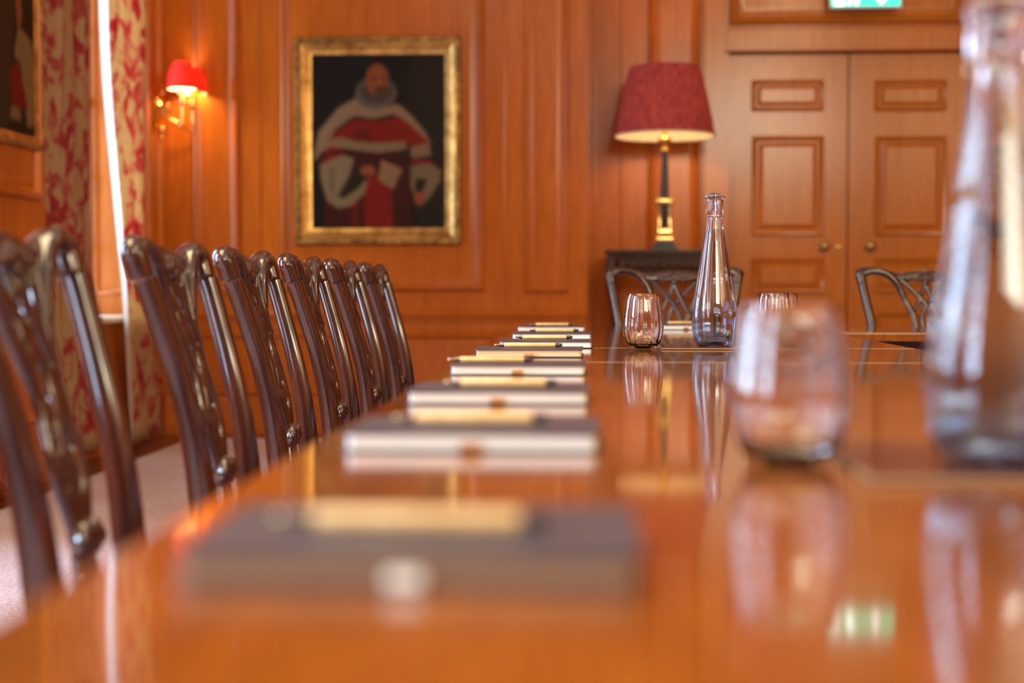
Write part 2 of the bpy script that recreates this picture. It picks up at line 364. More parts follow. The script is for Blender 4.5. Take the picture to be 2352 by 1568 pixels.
# recess return + door wall
xe1, xe2 = atY(1613, 300, YD)[0], atY(2285, 300, YD)[0]                    # door case outer edges
xd0, xdm, xd1 = atY(1670, 300, YD + .03)[0], atY(1948, 300, YD + .03)[0], atY(2226, 300, YD + .03)[0]
zdt = atY(1800, 121, YD + .03)[1]
rw = MB(); rw.box(XS - .02, XS, YB + .12, YD + .12, 0, ZC)
rw.box(XS, xd0, YD, YD + .12, 0, ZC); rw.box(xd1, XR, YD, YD + .12, 0, ZC); rw.box(xd0, xd1, YD, YD + .12, zdt, ZC)
onB(1487, 1612, TOPY, 690, FIELD, YD, rw, .85)
x, _ = atY(1428, 500, YD); rw.sweep([(x, YD, .3), (x, YD, ZC - .3)], .010, .012, (0, -1, 0), seg=12, sub=1)
for px in (1366,): x, _ = atY(px, 500, YD); rw.sweep([(x, YD, .3), (x, YD, ZC - .3)], .008, .008, (0, -1, 0), seg=12, sub=1)
onB(2310, 2520, TOPY, 672, FIELD, YD, rw); onB(2310, 2520, 765, 905, FIELD, YD, rw, .7)
onB(2560, 2900, TOPY, 672, FIELD, YD, rw)
struct(rw.build('wall_recess', M['panel'], angle=30), 'panelled wall set back around the double doors')
dc = MB()                                                                  # door case
zl0, zl1 = atY(1800, 116, YD)[1], atY(1800, 66, YD)[1]
dc.box(xe1 + .01, xd0 + .002, YD - .035, YD, 0, zl1 + .6, .006); dc.box(xd1 - .002, xe2, YD - .035, YD, 0, zl1 + .6, .006)
dc.box(xd0 - .01, xd1 + .01, YD - .05, YD, zl0, zl1, .012)
dc.box(xd0 - .02, xd1 + .02, YD - .065, YD, zl0 - .012, zl0 + .008, .004)
onB(1675, 2222, -170, 58, FIELD, YD, dc, 1.1)
dc.box(xe1, xe2, YD - .05, YD, zl1 + .6, zl1 + .66, .01)
struct(dc.build('trim_1', M['door'], angle=30), 'wooden door case and overdoor panel above the double doors')

RECESS = [(0, 0), (0, .014), (.008, .024), (.018, .022), (.028, .006), (.034, .0015), (.042, .0015), (.070, .018), (.072, .020), (.074, .020)]
def leaf(name, px0, px1, cols, knobx, label, hinge_right):
    Y = YD + .03; x0, x1 = atY(px0, 300, Y)[0], atY(px1, 300, Y)[0]
    mb = MB(); mb.box(x0 + .002, x1 - .002, Y, Y + .05, .006, zdt - .006, .003)
    for (ya, yb) in ((183, 256), (312, 541), (592, 672), (715, 905)): onB(cols[0], cols[1], ya, yb, RECESS, Y, mb, .95 if yb - ya > 90 else .8)
    o = struct(mb.build(name, M['door'], angle=28), label)
    kx, kz = atY(knobx, 566, Y)
    k = MB().lathe([(.002, 0), (.028, 0), (.028, .004), (.012, .008), (.010, .022), (.018, .030), (.028, .042), (.030, .052), (.024, .062), (.010, .067), (.001, .068)], 28)
    k.xform(Matrix.Translation((kx, Y, kz)) @ Matrix.Rotation(PI / 2, 4, 'X')); k.build('door_knob', M['knob_brass'], o)
    return o
bk_ = MB().box(xd0 - .1, xd1 + .1, YD + .121, YD + .2, 0, zdt + .2); struct(bk_.build('wall_backing', M['dark'], smooth=False))  # added dark board, unseen; keeps sky light out of the door gaps
d1 = leaf('door_1', 1671, 1947, (1726, 1892), 1892, 'left leaf of the panelled double door', False)
d2 = leaf('door_2', 1949, 2225, (2008, 2174), 1998, 'right leaf of the panelled double door', True)
kx, kz = atY(1926, 568, YD + .03)
MB().lathe([(.002, 0), (.014, 0), (.014, .004), (.002, .006)], 20).xform(Matrix.Translation((kx, YD + .03, kz)) @ Matrix.Rotation(PI / 2, 4, 'X')).build('keyhole_cover', M['knob_brass'], d1)

# left wall with windows
wl = MB(); ZW0, ZW1 = .70, 3.2
ys = [YR] + [q for a, b in sorted(WIN) for q in (a, b)] + [YB + .1]
for i in range(0, len(ys), 2): wl.box(XL - .40, XL, ys[i], ys[i + 1], 0, ZC)
for a, b in WIN: wl.box(XL - .40, XL, a, b, 0, ZW0); wl.box(XL - .40, XL, a, b, ZW1, ZC)
# projecting pier that carries the painting
PX = -2.5; pe = atX(103, 400, PX)[0]; ps = 5.42
wl.box(XL, PX, ps, pe, 0, ZC)
for (z0, z1) in ((1.28, 3.4), (.98, 1.0)):
    if z1 - z0 > .1: wl.frame((PX, ps + .1, z0), (0, 1, 0), (0, 0, 1), (1, 0, 0), pe - ps - .2, z1 - z0, FIELD)
for a, b in WIN[1:]: wl.frame((XL, b + .12, .95), (0, 1, 0), (0, 0, 1), (1, 0, 0), .6, 2.3, FIELD) if b < 5 else None
wl.frame((XL, 8.17, .95), (0, 1, 0), (0, 0, 1), (1, 0, 0), .26, 2.6, FIELD[:8])
wl.frame((PX, ps + .08, .28), (0, 1, 0), (0, 0, 1), (1, 0, 0), pe - ps - .16, .45, FIELD)
struct(wl.build('wall_left', M['panel'], angle=30), 'wood panelled wall with tall windows')
bl = MB()
for a, b in ((YR + .05, ps), (pe, YB - .03)): bl.box(XL, XL + .025, a, b, .001, .24, .006)
bl.box(PX, PX + .025, ps, pe, .001, .24, .006)
struct(bl.build('baseboard_left', M['panel_h']))
for i, (a, b) in enumerate(WIN):
    f = MB(); x = XL - .34
    for q in (a, b - .05): f.box(x, x + .05, q, q + .05, ZW0, ZW1)
    for z in (ZW0, ZW1 - .05, (ZW0 + ZW1) / 2 - .02): f.box(x, x + .05, a, b, z, z + .05)
    for k in (1, 2): yy = a + (b - a) * k / 3; f.box(x + .01, x + .035, yy - .011, yy + .011, ZW0, ZW1)
    for k in range(1, 6): zz = ZW0 + (ZW1 - ZW0) * k / 6; f.box(x + .01, x + .035, a, b, zz - .011, zz + .011)
    o = struct(f.build('window_%d' % (i + 1), M['plaster'], smooth=False), 'tall white sash window behind the curtains')
    MB().box(x + .018, x + .022, a + .03, b - .03, ZW0 + .03, ZW1 - .03).build('window_pane', M['pane'], o, smooth=False)
    MB().box(XL - .33, XL + .05, a + .005, b - .005, ZW0 - .0, ZW0 + .03, .008).build('window_sill', M['plaster'], o)
    s_ = MB()
    for yy in ((a, a + .02), (b - .02, b)):
        s_.box(XL - .28, XL - .002, yy[0], yy[1], ZW0 + .03, ZW1)
    s_.frame((XL - .26, b - .02, ZW0 + .15), (1, 0, 0), (0, 0, 1), (0, -1, 0), .22, ZW1 - ZW0 - .3, SMALL)
    s_.build('shutter', M['panel'], o)
# right and rear walls
wr = MB().box(XR, XR + .12, YR - .1, YD + .12, 0, ZC)
for k in range(6): wr.frame((XR, YR + .3 + k * 2.1 + 1.8, .95), (0, -1, 0), (0, 0, 1), (-1, 0, 0), 1.7, 2.5, FIELD)
struct(wr.build('wall_right', M['panel'], angle=30))
rr = MB()
rr.box(XL - .4, 1.0, YR - .12, YR, 0, ZC); rr.box(3.6, XR + .12, YR - .12, YR, 0, ZC); rr.box(1.0, 3.6, YR - .12, YR, 0, 2.75); rr.box(1.0, 3.6, YR - .12, YR, 3.85, ZC)
struct(rr.build('wall_rear', M['table_edge'], smooth=False))
cr = MB()
rail(cr, XL, XS, YB, [(0, ZC - .22), (-.02, ZC - .2), (-.05, ZC - .15), (-.07, ZC - .06), (-.12, ZC - .03), (-.13, ZC - .001), (0, ZC - .001)])
struct(cr.build('trim_2', M['panel_h']), 'wooden cornice at the top of the panelled wall')

# ------------------------------------------------------------------ paintings
def raster(W, H, base, shapes, blur=2):
    im = np.zeros((H, W, 3)); im[:] = base
    yy, xx = np.mgrid[0:H, 0:W]; X = (xx + .5) / W; Y = (yy + .5) / H
    for kind, g, col in shapes:
        if kind == 'e': cx, cy, rx, ry = g; m_ = ((X - cx) / rx) ** 2 + ((Y - cy) / ry) ** 2 < 1
        else:
            m_ = np.zeros((H, W), bool); n = len(g)
            for i in range(n):
                (x1, y1), (x2, y2) = g[i], g[(i + 1) % n]
                if y1 == y2: continue
                c_ = ((y1 > Y) != (y2 > Y)) & (X < (x2 - x1) * (Y - y1) / (y2 - y1) + x1); m_ ^= c_
        im[m_] = col
    for _ in range(blur):
        p = np.pad(im, ((1, 1), (1, 1), (0, 0)), 'edge'); im = (p[:-2, 1:-1] + p[2:, 1:-1] + p[1:-1, :-2] + p[1:-1, 2:] + 2 * im) / 6
    return im * .74
def srgb(c): return tuple(((x / 255) / 12.92 if x / 255 <= .04045 else ((x / 255 + .055) / 1.055) ** 2.4) for x in c)
def canvas(im, o, u, v, lu, lv, parent, name='canvas'):
    H, W, _ = im.shape; o, u, v = Vector(o), Vector(u), Vector(v)
    vs = [o + u * (lu * i / (W - 1)) + v * (lv * (1 - j / (H - 1))) for j in range(H) for i in range(W)]
    fs = [(j * W + i, (j + 1) * W + i, (j + 1) * W + i + 1, j * W + i + 1) for j in range(H - 1) for i in range(W - 1)]
    me = bpy.data.meshes.new(name); me.from_pydata([tuple(p) for p in vs], [], fs); me.materials.append(M['paint'])
    ca_ = me.color_attributes.new('Paint', 'FLOAT_COLOR', 'POINT'); lin = np.where(im / 255 <= .04045, im / 255 / 12.92, ((im / 255 + .055) / 1.055) ** 2.4)
    ca_.data.foreach_set('color', np.concatenate([lin.reshape(-1, 3), np.ones((W * H, 1))], 1).ravel())
    ob = bpy.data.objects.new(name, me); C.objects.link(ob); ob.parent = parent; return ob
def N_(pts): return [((x - 220) / 805, (y - 225) / 1085) for x, y in pts]
def E_(x, y, a, b): return ((x - 220) / 805, (y - 225) / 1085, a / 805, b / 1085)
sh = [
 ('p', N_([(820, 225), (1025, 225), (1025, 1310), (860, 1310), (780, 700)]), (34, 26, 14)),
 ('p', N_([(300, 840), (800, 830), (830, 1310), (290, 1310)]), (70, 12, 6)),
 ('p', N_([(530, 980), (700, 980), (715, 1310), (540, 1310)]), (150, 20, 8)),
 ('p', N_([(460, 1120), (510, 1120), (505, 1310), (465, 1310)]), (125, 18, 8)),
 ('p', N_([(500, 485), (380, 555), (260, 700), (228, 860), (240, 900), (300, 800), (370, 690), (480, 610), (600, 630), (720, 600), (800, 690), (880, 770), (950, 795), (900, 700), (820, 600), (740, 530), (640, 560), (540, 520)]), (168, 140, 108)),
 ('p', N_([(480, 625), (370, 700), (320, 760), (290, 850), (500, 800), (640, 800), (800, 790), (940, 790), (830, 680), (740, 610), (620, 640)]), (150, 20, 8)),
 ('p', N_([(470, 700), (560, 690), (600, 770), (480, 760)]), (120, 16, 8)),
 ('p', N_([(330, 750), (400, 735), (500, 768), (640, 775), (790, 763), (795, 822), (620, 842), (480, 825), (340, 800), (270, 845)]), (160, 134, 98)),
 ('p', N_([(812, 800), (930, 778), (945, 860), (820, 875)]), (158, 130, 95)),
 ('p', N_([(280, 860), (420, 835), (440, 860), (270, 900)]), (150, 18, 8)),
 ('p', N_([(820, 880), (940, 882), (975, 925), (820, 908)]), (150, 18, 8)),
 ('p', N_([(265, 910), (400, 850), (480, 870), (455, 960), (560, 1010), (545, 1090), (460, 1172), (380, 1190), (310, 1140), (270, 1000)]), (160, 142, 104)),
 ('p', N_([(480, 900), (440, 1000), (380, 1110), (410, 1120), (500, 1060), (560, 990), (520, 960)]), (42, 28, 14)),
 ('p', N_([(330, 920), (350, 920), (350, 1100), (330, 1060)]), (125, 104, 72)),
 ('p', N_([(815, 920), (920, 900), (1005, 945), (1000, 1010), (940, 1110), (895, 1160), (880, 1090), (905, 1010), (850, 1015), (840, 1120), (812, 1050)]), (146, 126, 90)),
 ('p', N_([(850, 1000), (915, 1000), (885, 1090), (850, 1110)]), (38, 26, 14)),
 ('e', E_(560, 950, 50, 36), (176, 96, 56)), ('e', E_(868, 1125, 34, 48), (170, 88, 50)),
 ('p', N_([(640, 878), (772, 940), (712, 1072), (618, 1010)]), (172, 136, 96)),
 ('e', E_(610, 465, 128, 100), (112, 100, 88)), ('e', E_(612, 452, 100, 74), (84, 74, 64)),
 ('e', E_(618, 380, 72, 98), (166, 88, 44)), ('e', E_(645, 452, 42, 34), (96, 62, 34)),
 ('e', E_(598, 378, 15, 7), (70, 34, 18)), ('e', E_(662, 378, 13, 7), (70, 34, 18)),
 ('p', N_([(628, 380), (642, 380), (650, 420), (622, 420)]), (185, 104, 56)), ('e', E_(640, 438, 20, 5), (110, 45, 28))]
im1 = raster(130, 176, (14, 10, 7), sh, 5)
ax, az = atY(682, 562, YB); bx, bz = atY(1060, 86, YB)
pt = empty('portrait_painting', ((ax + bx) / 2, YB, az)); tag(pt, 'large gilt-framed portrait of a person in red and fur robes on the back wall', 'painting')
hw = (bx - ax) / 2; hh = bz - az
fr = MB(); fr.frame((-hw, -.001, 0), (1, 0, 0), (0, 0, 1), (0, -1, 0), 2 * hw, hh, [(0, 0), (0, .05), (.008, .062), (.024, .064), (.032, .052)], fill=False)
for k in range(30):      # carved ribbon beads round the rim
    for (x, z) in ((-hw + .016, hh * (k + .5) / 30), (hw - .016, hh * (k + .5) / 30)): fr.ball((x, -.064, z), .009, .006, .014, 10)
for k in range(24):
    for z in (.016, hh - .016): fr.ball((-hw + 2 * hw * (k + .5) / 24, -.064, z), .014, .006, .009, 10)
fr.build('frame_rim', M['gilt_dull'], pt)
i1 = MB().frame((-hw + .03, -.001, .03), (1, 0, 0), (0, 0, 1), (0, -1, 0), 2 * hw - .06, hh - .06, [(0, 0), (0, .048), (.010, .052), (.022, .046), (.050, .026), (.060, .024), (.072, .018), (.074, .010)], fill=False)
i1.build('frame_slip', M['gilt'], pt)
canvas(im1, (-hw + .10, -.0225, .10), (1, 0, 0), (0, 0, 1), 2 * hw - .20, hh - .20, pt)

# painting on the pier, seen at a slant
ye, zb = atX(103, 349, PX + .036)
L2, H2 = .86, 1.45; ys2 = ye - L2
p2 = empty('portrait_painting', (PX, (ys2 + ye) / 2, zb)); tag(p2, 'gilt-framed painting of a pale-robed figure hung beside the left curtain', 'painting')
f2 = MB().frame((.001, -L2 / 2, 0), (0, 1, 0), (0, 0, 1), (1, 0, 0), L2, H2, [(0, 0), (0, .030), (.006, .036), (.018, .036), (.024, .030)], fill=False); f2.build('frame_rim', M['gilt_dull'], p2)
f3 = MB().frame((.001, -L2 / 2 + .022, .022), (0, 1, 0), (0, 0, 1), (1, 0, 0), L2 - .044, H2 - .044, [(0, 0), (0, .030), (.008, .032), (.034, .018), (.040, .012)], fill=False); f3.build('frame_slip', M['gilt'], p2)
def Q(pts):
    r = []
    for px, py in pts: y_, z_ = atX(px, py, PX + .02); r.append(((y_ - ys2 - .06) / (L2 - .12), 1 - (z_ - zb - .06) / (H2 - .12)))
    return r
sh2 = [('p', Q([(-60, -200), (30, -200), (34, 60), (20, 300), (-60, 300)]), (70, 48, 34)),
       ('p', Q([(33, -30), (50, -30), (52, 50), (42, 62)]), (172, 92, 52)),
       ('p', Q([(44, 58), (56, 70), (74, 95), (82, 160), (80, 290), (64, 290), (60, 250), (48, 140), (34, 130), (36, 100)]), (160, 128, 88)),
       ('p', Q([(26, 150), (44, 138), (54, 190), (66, 248), (36, 240), (28, 235)]), (140, 28, 16)),
       ('p', Q([(26, 235), (50, 250), (50, 275), (26, 270)]), (150, 120, 84)),
       ('p', Q([(-60, 150), (10, 160), (20, 300), (-60, 300)]), (60, 52, 46))]
canvas(raster(90, 140, (44, 30, 18), sh2, 2), (.016, -L2 / 2 + .06, .06), (0, 1, 0), (0, 0, 1), L2 - .12, H2 - .12, p2)

# ------------------------------------------------------------------ curtains
def curtain(name, label, X, edge_l, edge_r, z0, z1, folds, amp, ret=None):
    """edge_l/edge_r: [(z, y)...] ascending z; folds across; hanging at X"""
    e = empty(name, (X, (edge_l[0][1] + edge_r[0][1]) / 2, z0)); tag(e, label, 'curtain')
    def ip(t, z):
        return float(np.interp(z, [a for a, _ in t], [b_ for _, b_ in t]))
    nu, nz = folds * 14, 46; vs, fs = [], []
    for j in range(nz + 1):
        z = z0 + (z1 - z0) * j / nz; yl, yr = ip(edge_l, z), ip(edge_r, z)
        for i in range(nu + 1):
            t = i / nu; ph = folds * 2 * PI * t
            x = amp * math.sin(ph + .35 * math.sin(2.1 * z)) * (0.75 + .25 * math.sin(5 * t + z)) + .012 * math.sin(9 * t + 2 * z)
            y = yl + (yr - yl) * t + .35 * amp * math.sin(2 * ph) * (0 < i < nu)
            vs.append((x, y - e.location.y, z - z0))
    for j in range(nz):
        for i in range(nu): a = j * (nu + 1) + i; fs.append((a, a + 1, a + nu + 2, a + nu + 1))
    me = MB().add(vs, fs); o = me.build('drape', M['toile'], e, angle=80)
    md = o.modifiers.new('thick', 'SOLIDIFY'); md.thickness = .004
    if ret:                                   # lining turned back into the window recess
        vs, fs = [], []
        for j in range(nz + 1):
            z = z0 + (z1 - z0) * j / nz; yl = ip(edge_l, z); d = ip(ret, z)
            x0 = vs and 0 or 0
            for i in range(7):
                t = i / 6; vs.append((me.v[j * (nu + 1)][0] - .004 - .2 * d * t + .006 * math.sin(t * 6), yl - e.location.y + .004 - d * t, z - z0))
        for j in range(nz):
            for i in range(6): a = j * 7 + i; fs.append((a, a + 1, a + 8, a + 7))
        o2 = MB().add(vs, fs).build('lining', M['lining'], e, angle=80)
        md = o2.modifiers.new('thick', 'SOLIDIFY'); md.thickness = .003
        o2['label'] = 'white curtain lining facing the window'
    return e
def EX(X, pts): return sorted([(atX(px, py, X)[1], atX(px, py, X)[0]) for px, py in pts])
Xr, Xl2, Xn = -2.50, -2.54, -2.40
curtain('curtain', 'red toile curtain beside the bright window, under the brass wall light', Xr,
        EX(Xr, [(256, -300), (256, 0), (262, 200), (270, 400), (284, 740), (292, 860), (304, 1010)]),
        EX(Xr, [(334, -300), (334, 0), (334, 600), (350, 760), (376, 900), (374, 1010)]), .05, 3.3, 3, .028,
        [(0, .01), (.6, .015), (.8, .02), (1.2, .055), (1.9, .075), (3.3, .09)])
curtain('curtain', 'red toile curtain between the slanted painting and the wooden window reveal', Xl2,
        EX(Xl2, [(92, -300), (92, 1060)]), EX(Xl2, [(207, -300), (207, 500), (222, 800), (240, 1060)]), .06, 3.3, 4, .03)
curtain('curtain', 'flared bottom of a red toile curtain at the far left, below the painting', Xn,
        EX(Xn, [(-330, -300), (-330, 500), (-250, 1100)]), EX(Xn, [(-110, -300), (-60, 500), (2, 760), (30, 950), (50, 1110)]), .06, 3.3, 5, .035)

# ------------------------------------------------------------------ wall light (two arms)
ysc, zsc = atX(357, 256, XL + .02)
wlgt = empty('wall_light', (XL + .03, ysc, zsc)); tag(wlgt, 'brass twin-arm wall light with small red shades, beside the curtain', 'wall light')
bp = MB().lathe([(.001, 0), (.055, 0), (.06, .006), (.045, .014), (.038, .022), (.02, .03), (.018, .045), (.03, .055), (.03, .07), (.015, .08), (.001, .082)], 32)
bp.xform(Matrix.Rotation(PI / 2, 4, 'Y') @ Matrix.Scale(1.7, 4, (1, 0, 0)))
bp.ball((.03, 0, .11), .018); bp.ball((.03, 0, .14), .010); bp.ball((.03, 0, -.11), .022, None, .03); bp.ball((.03, 0, -.155), .012, None, .018)
bp.build('backplate', M['brass'], wlgt)
SC = []
for px, py_b, Y in ((418, 205, ysc - .125), (441, 215, ysc + .105)):
    x, z = atY(px, py_b, Y); SC.append((x - (XL + .03), Y - ysc, z - zsc))
for k, (x, y, z) in enumerate(SC):
    a = MB().sweep([(.05, 0, -.01), (.09, y * .35, -.055), (.15, y * .8, -.095), (x * .92, y, -.10), (x, y, -.06), (x, y, z - .09)], .0085, .0085, (0, .3, 1), seg=12, p=2, sub=8)
    a.ball((.10, y * .42, -.062), .016); a.build('arm', M['brass'], wlgt)
    cu = MB().lathe([(.004, -.10), (.02, -.095), (.034, -.085), (.036, -.08), (.012, -.072), (.012, -.05), (.018, -.045), (.012, -.04), (.012, .0), (.001, .002)], 24, (x, y, z)); cu.build('candle_cup', M['brass'], wlgt)
    H = .155
    s_ = MB().lathe_open([(.083, 0), (.086, .012), (.083, .05), (.076, .09), (.064, .125), (.050, .148), (.044, H)], 120, (x, y, z), lambda t, zz: 1 + .018 * math.cos(30 * t))
    so = s_.build('lamp_shade', M['small_shade'], wlgt, angle=80)
    l_ = MB().lathe_open([(.081, .001), (.081, .05), (.074, .09), (.062, .125), (.048, .146)], 48, (x, y, z)); l_.build('shade_lining', M['cream_lining'], so, angle=80)
    MB().ball((x, y, z + .055), .019, None, .032).build('bulb', M['bulb'], wlgt)
    pl = bpy.data.lights.new('wall_light_lamp', 'POINT'); pl.energy = 11; pl.color = (1, .66, .32); pl.shadow_soft_size = .034
    po = bpy.data.objects.new('wall_light_lamp', pl); C.objects.link(po); po.parent = wlgt; po.location = (x, y, z + .055)

# ------------------------------------------------------------------ tall carved side table and lamp
TY = 8.52; tx0, tzt = atY(1389, 573, TY - .2); tx1 = atY(1661, 573, TY - .2)[0]; txc = (tx0 + tx1) / 2; hwid = (tx1 - tx0) / 2
st = empty('side_table', (txc, TY, 0)); tag(st, 'tall dark carved side table carrying the red-shaded lamp, behind the chair', 'side table')
t_ = MB(); t_.box(-hwid, hwid, -.2, .2, tzt - .022, tzt, .006); t_.box(-hwid + .018, hwid - .018, -.185, .185, tzt - .045, tzt - .0225, .008); t_.build('table_top', M['dark'], st)
fz = MB(); fz.box(-hwid + .04, hwid - .04, -.16, .16, tzt - .14, tzt - .046)
for k in range(9):
    u = -hwid + .10 + (2 * hwid - .2) * k / 8; fz.ball((u, -.165, tzt - .092), .026, .014, .030, 12); fz.ball((u + .03, -.163, tzt - .12), .014, .01, .012, 10)
fz.build('carved_frieze', M['dark'], st)
for sx in (-1, 1):
    for sy in (-1, 1):
        lg = MB().sweep([(sx * (hwid - .045), sy * .155, tzt - .046), (sx * (hwid - .04), sy * .155, tzt - .16), (sx * (hwid - .06), sy * .15, tzt - .4), (sx * (hwid - .05), sy * .15, .2), (sx * (hwid - .035), sy * .155, .0)],
                        [.034, .036, .022, .018, .026], [.034, .036, .022, .018, .026], (0, 1, .01), seg=16)
        lg.build('leg', M['dark'], st)
MB().box(-hwid + .05, hwid - .05, -.15, .15, .16, .185, .005).build('shelf', M['dark'], st)
LXc = atY(1526, 560, TY - .06)[0]; LY = TY - .06
lamp = empty('table_lamp', (LXc, LY, tzt)); tag(lamp, 'table lamp with pleated red shade and black and brass column', 'lamp')
def zl(py): return atY(1526, py, LY)[1] - tzt
hb = .075
bs = MB(); bs.box(-hb, hb, -hb, hb, .0, .022, .004); bs.box(-hb * .8, hb * .8, -hb * .8, hb * .8, .0222, zl(556), .006); bs.build('base', M['black_stone'], lamp)
zb0 = zl(555); zb1 = zl(520); zb2 = zl(478); zb3 = zl(455)
br = MB(); br.box(-.045, .045, -.045, .045, zb0, zb0 + .03, .006); br.box(-.038, .038, -.038, .038, zb0 + .03, zb1 - .01, .008)
for sx in (-1, 1):
    for sy in (-1, 1):
        br.sweep([(sx * .033, sy * .033, zb1 - .012), (sx * .030, sy * .030, zb1 + .05), (sx * .034, sy * .034, zb2), (sx * .042, sy * .042, zb3 - .02), (sx * .036, sy * .036, zb3 + .008)], [.012, .010, .012, .015, .009], [.012, .010, .012, .015, .009], (0, 1, .01), seg=12)
        br.ball((sx * .042, sy * .042, zb3 - .025), .016)
br.box(-.034, .034, -.034, .034, zb3 - .035, zb3, .008); br.build('brass_mount', M['brass'], lamp)
co = MB().lathe([(.001, zb1 - .011), (.020, zb1 - .01), (.024, zb3), (.023, zl(430)), (.017, zl(345)), (.001, zl(344))], 32); co.build('column', M['black_stone'], lamp)
cu = MB().lathe([(.001, zl(346)), (.022, zl(346)), (.016, zl(338)), (.026, zl(330)), (.042, zl(322)), (.040, zl(318)), (.02, zl(312)), (.016, zl(285)), (.001, zl(284))], 32); cu.build('brass_cup', M['brass'], lamp)
zs0, zs1 = zl(313), zl(155); rb = .292; rt = .205
PL = 84
s_ = MB().lathe_open([(rb + (rt - rb) * t + .006 * math.sin(PI * t), zs0 + (zs1 - zs0) * t) for t in [0, .02, .15, .3, .5, .7, .85, .98, 1]], PL * 6, mod=lambda t, z: 1 + .008 * math.cos(PL * t) + .003 * math.sin(7 * t + 5 * z))
sh_o = s_.build('lamp_shade', M['red_shade'], lamp, angle=80)
MB().lathe_open([(rb - .006, zs0 + .001), (rt - .006, zs1 - .001)], 64).build('shade_lining', M['cream_lining'], sh_o, angle=80)
MB().lathe([(rb - .003, zs0 - .004), (rb + .004, zs0 - .004), (rb + .004, zs0 + .006), (rb - .003, zs0 + .006)], 96, closed=True).build('shade_trim', M['cream_lining'], sh_o)
MB().ball((0, 0, zl(250)), .032, None, .045).build('bulb', M['bulb'], lamp)
pl = bpy.data.lights.new('table_lamp_light', 'POINT'); pl.energy = 12; pl.color = (1, .70, .38); pl.shadow_soft_size = .046
po = bpy.data.objects.new('table_lamp_light', pl); C.objects.link(po); po.parent = lamp; po.location = (0, 0, zl(250))

# ------------------------------------------------------------------ exit sign
sx0, sz0 = atY(1905, 20, YD - .14); sx1 = atY(2072, 20, YD - .14)[0]; sw = sx1 - sx0; shh = .17
es = empty('exit_sign', ((sx0 + sx1) / 2, YD - .14, sz0)); tag(es, 'green and white illuminated exit sign above the double doors', 'sign')
e1 = MB(); e1.box(-sw / 2, sw / 2, 0, .012, 0, shh, .003); e1.box(-sw / 2 + .03, sw / 2 - .03, -.01, .135, shh, shh + .05, .004); e1.build('sign_housing', M['sign_edge'], es)
g_ = MB().box(-sw / 2 + .012, sw / 2 - .012, -.002, -.0003, .012, shh - .006).build('sign_face', M['sign_green'], es, smooth=False)
pic = MB()
def pp(poly): pic.prism([(a, b_) for a, b_ in poly], (-sw / 2, -.0021, 0), (1, 0, 0), (0, 0, 1), (0, -1, 0), .0012)
pp([(.03, .018), (.09, .018), (.09, .15), (.03, .15)])                      # doorway
pp([(.155, .018), (.172, .020), (.178, .05), (.165, .075), (.15, .06)]); pp([(.105, .030), (.12, .018), (.15, .05), (.165, .09), (.15, .10), (.135, .06)])  # legs
pp([(.135, .085), (.168, .075), (.180, .115), (.150, .128)]); pp([(.172, .110), (.20, .088), (.205, .096), (.178, .126)]); pp([(.15, .125), (.12, .10), (.125, .092), (.158, .115)])
pic.ball((-sw / 2 + .175, -.0027, .143), .012, .001, .012)
pic.build('running_figure_symbol', M['sign_white'], es, smooth=False); pic = MB()
pp([(.295, .15), (.325, .15), (.325, .065), (.35, .065), (.31, .02), (.27, .065), (.295, .065)])  # arrow
pic.build('arrow_symbol', M['sign_white'], es, smooth=False)

# ------------------------------------------------------------------ tables
TZ = .75; TX0, TX1, TY0, TY1 = -.243, .722, -.75, 4.335
def tabletop(x0, x1, y0, y1): return MB().box(x0, x1, y0, y1, TZ - .030, TZ, .005)
tb = empty('conference_table', ((TX0 + TX1) / 2, (TY0 + TY1) / 2, 0)); tag(tb, 'long polished orange-brown table running from the foreground, set with notebooks', 'table')
ox, oy = tb.location.x, tb.location.y
def top_part(parent, x0, x1, y0, y1, ox, oy):
    o = MB().box(x0 - ox, x1 - ox, y0 - oy, y1 - oy, TZ - .026, TZ, .004).build('tabletop', M['table'], parent)
    return o
tt = top_part(tb, TX0, TX1, TY0, TY1, ox, oy)
for yy, hx in ((3.20, .0011), (2.585, .0011)):
    MB().box(TX0 - ox + .006, TX1 - ox - .006, yy - oy - hx, yy - oy + hx, TZ - .001, TZ + .0004).build('leaf_seam', M['seam'], tt, smooth=False)
ap = MB()
for (a, b, c_, d) in ((TX0 + .12, TX1 - .12, TY0 + .12, TY0 + .15), (TX0 + .12, TX1 - .12, TY1 - .15, TY1 - .12), (TX0 + .12, TX0 + .145, TY0 + .15, TY1 - .15), (TX1 - .145, TX1 - .12, TY0 + .15, TY1 - .15)):
    ap.box(a - ox, b - ox, c_ - oy, d - oy, TZ - .10, TZ - .0262)
ap.build('apron', M['table_edge'], tb)
for x in (TX0 + .2, TX1 - .16):
    for y in (TY0 + .2, (TY0 + TY1) / 2 + .05, TY1 - .2):
        MB().lathe([(.001, .012), (.03, .012), (.022, .05), (.028, .3), (.034, .55), (.026, .6), (.038, TZ - .1), (.001, TZ - .1)], 20, (x - ox, y - oy, 0)).build('leg', M['table_edge'], tb)
cx0, cx1, cy0, cy1 = TX0, 2.6, 4.345, 4.955
ct = empty('conference_table', ((cx0 + cx1) / 2, (cy0 + cy1) / 2, 0)); tag(ct, 'far crosswise table whose front edge stands against dark space, before the end chairs', 'table')
ox, oy = ct.location.x, ct.location.y
top_part(ct, cx0, cx1, cy0, cy1, ox, oy)
ap = MB()
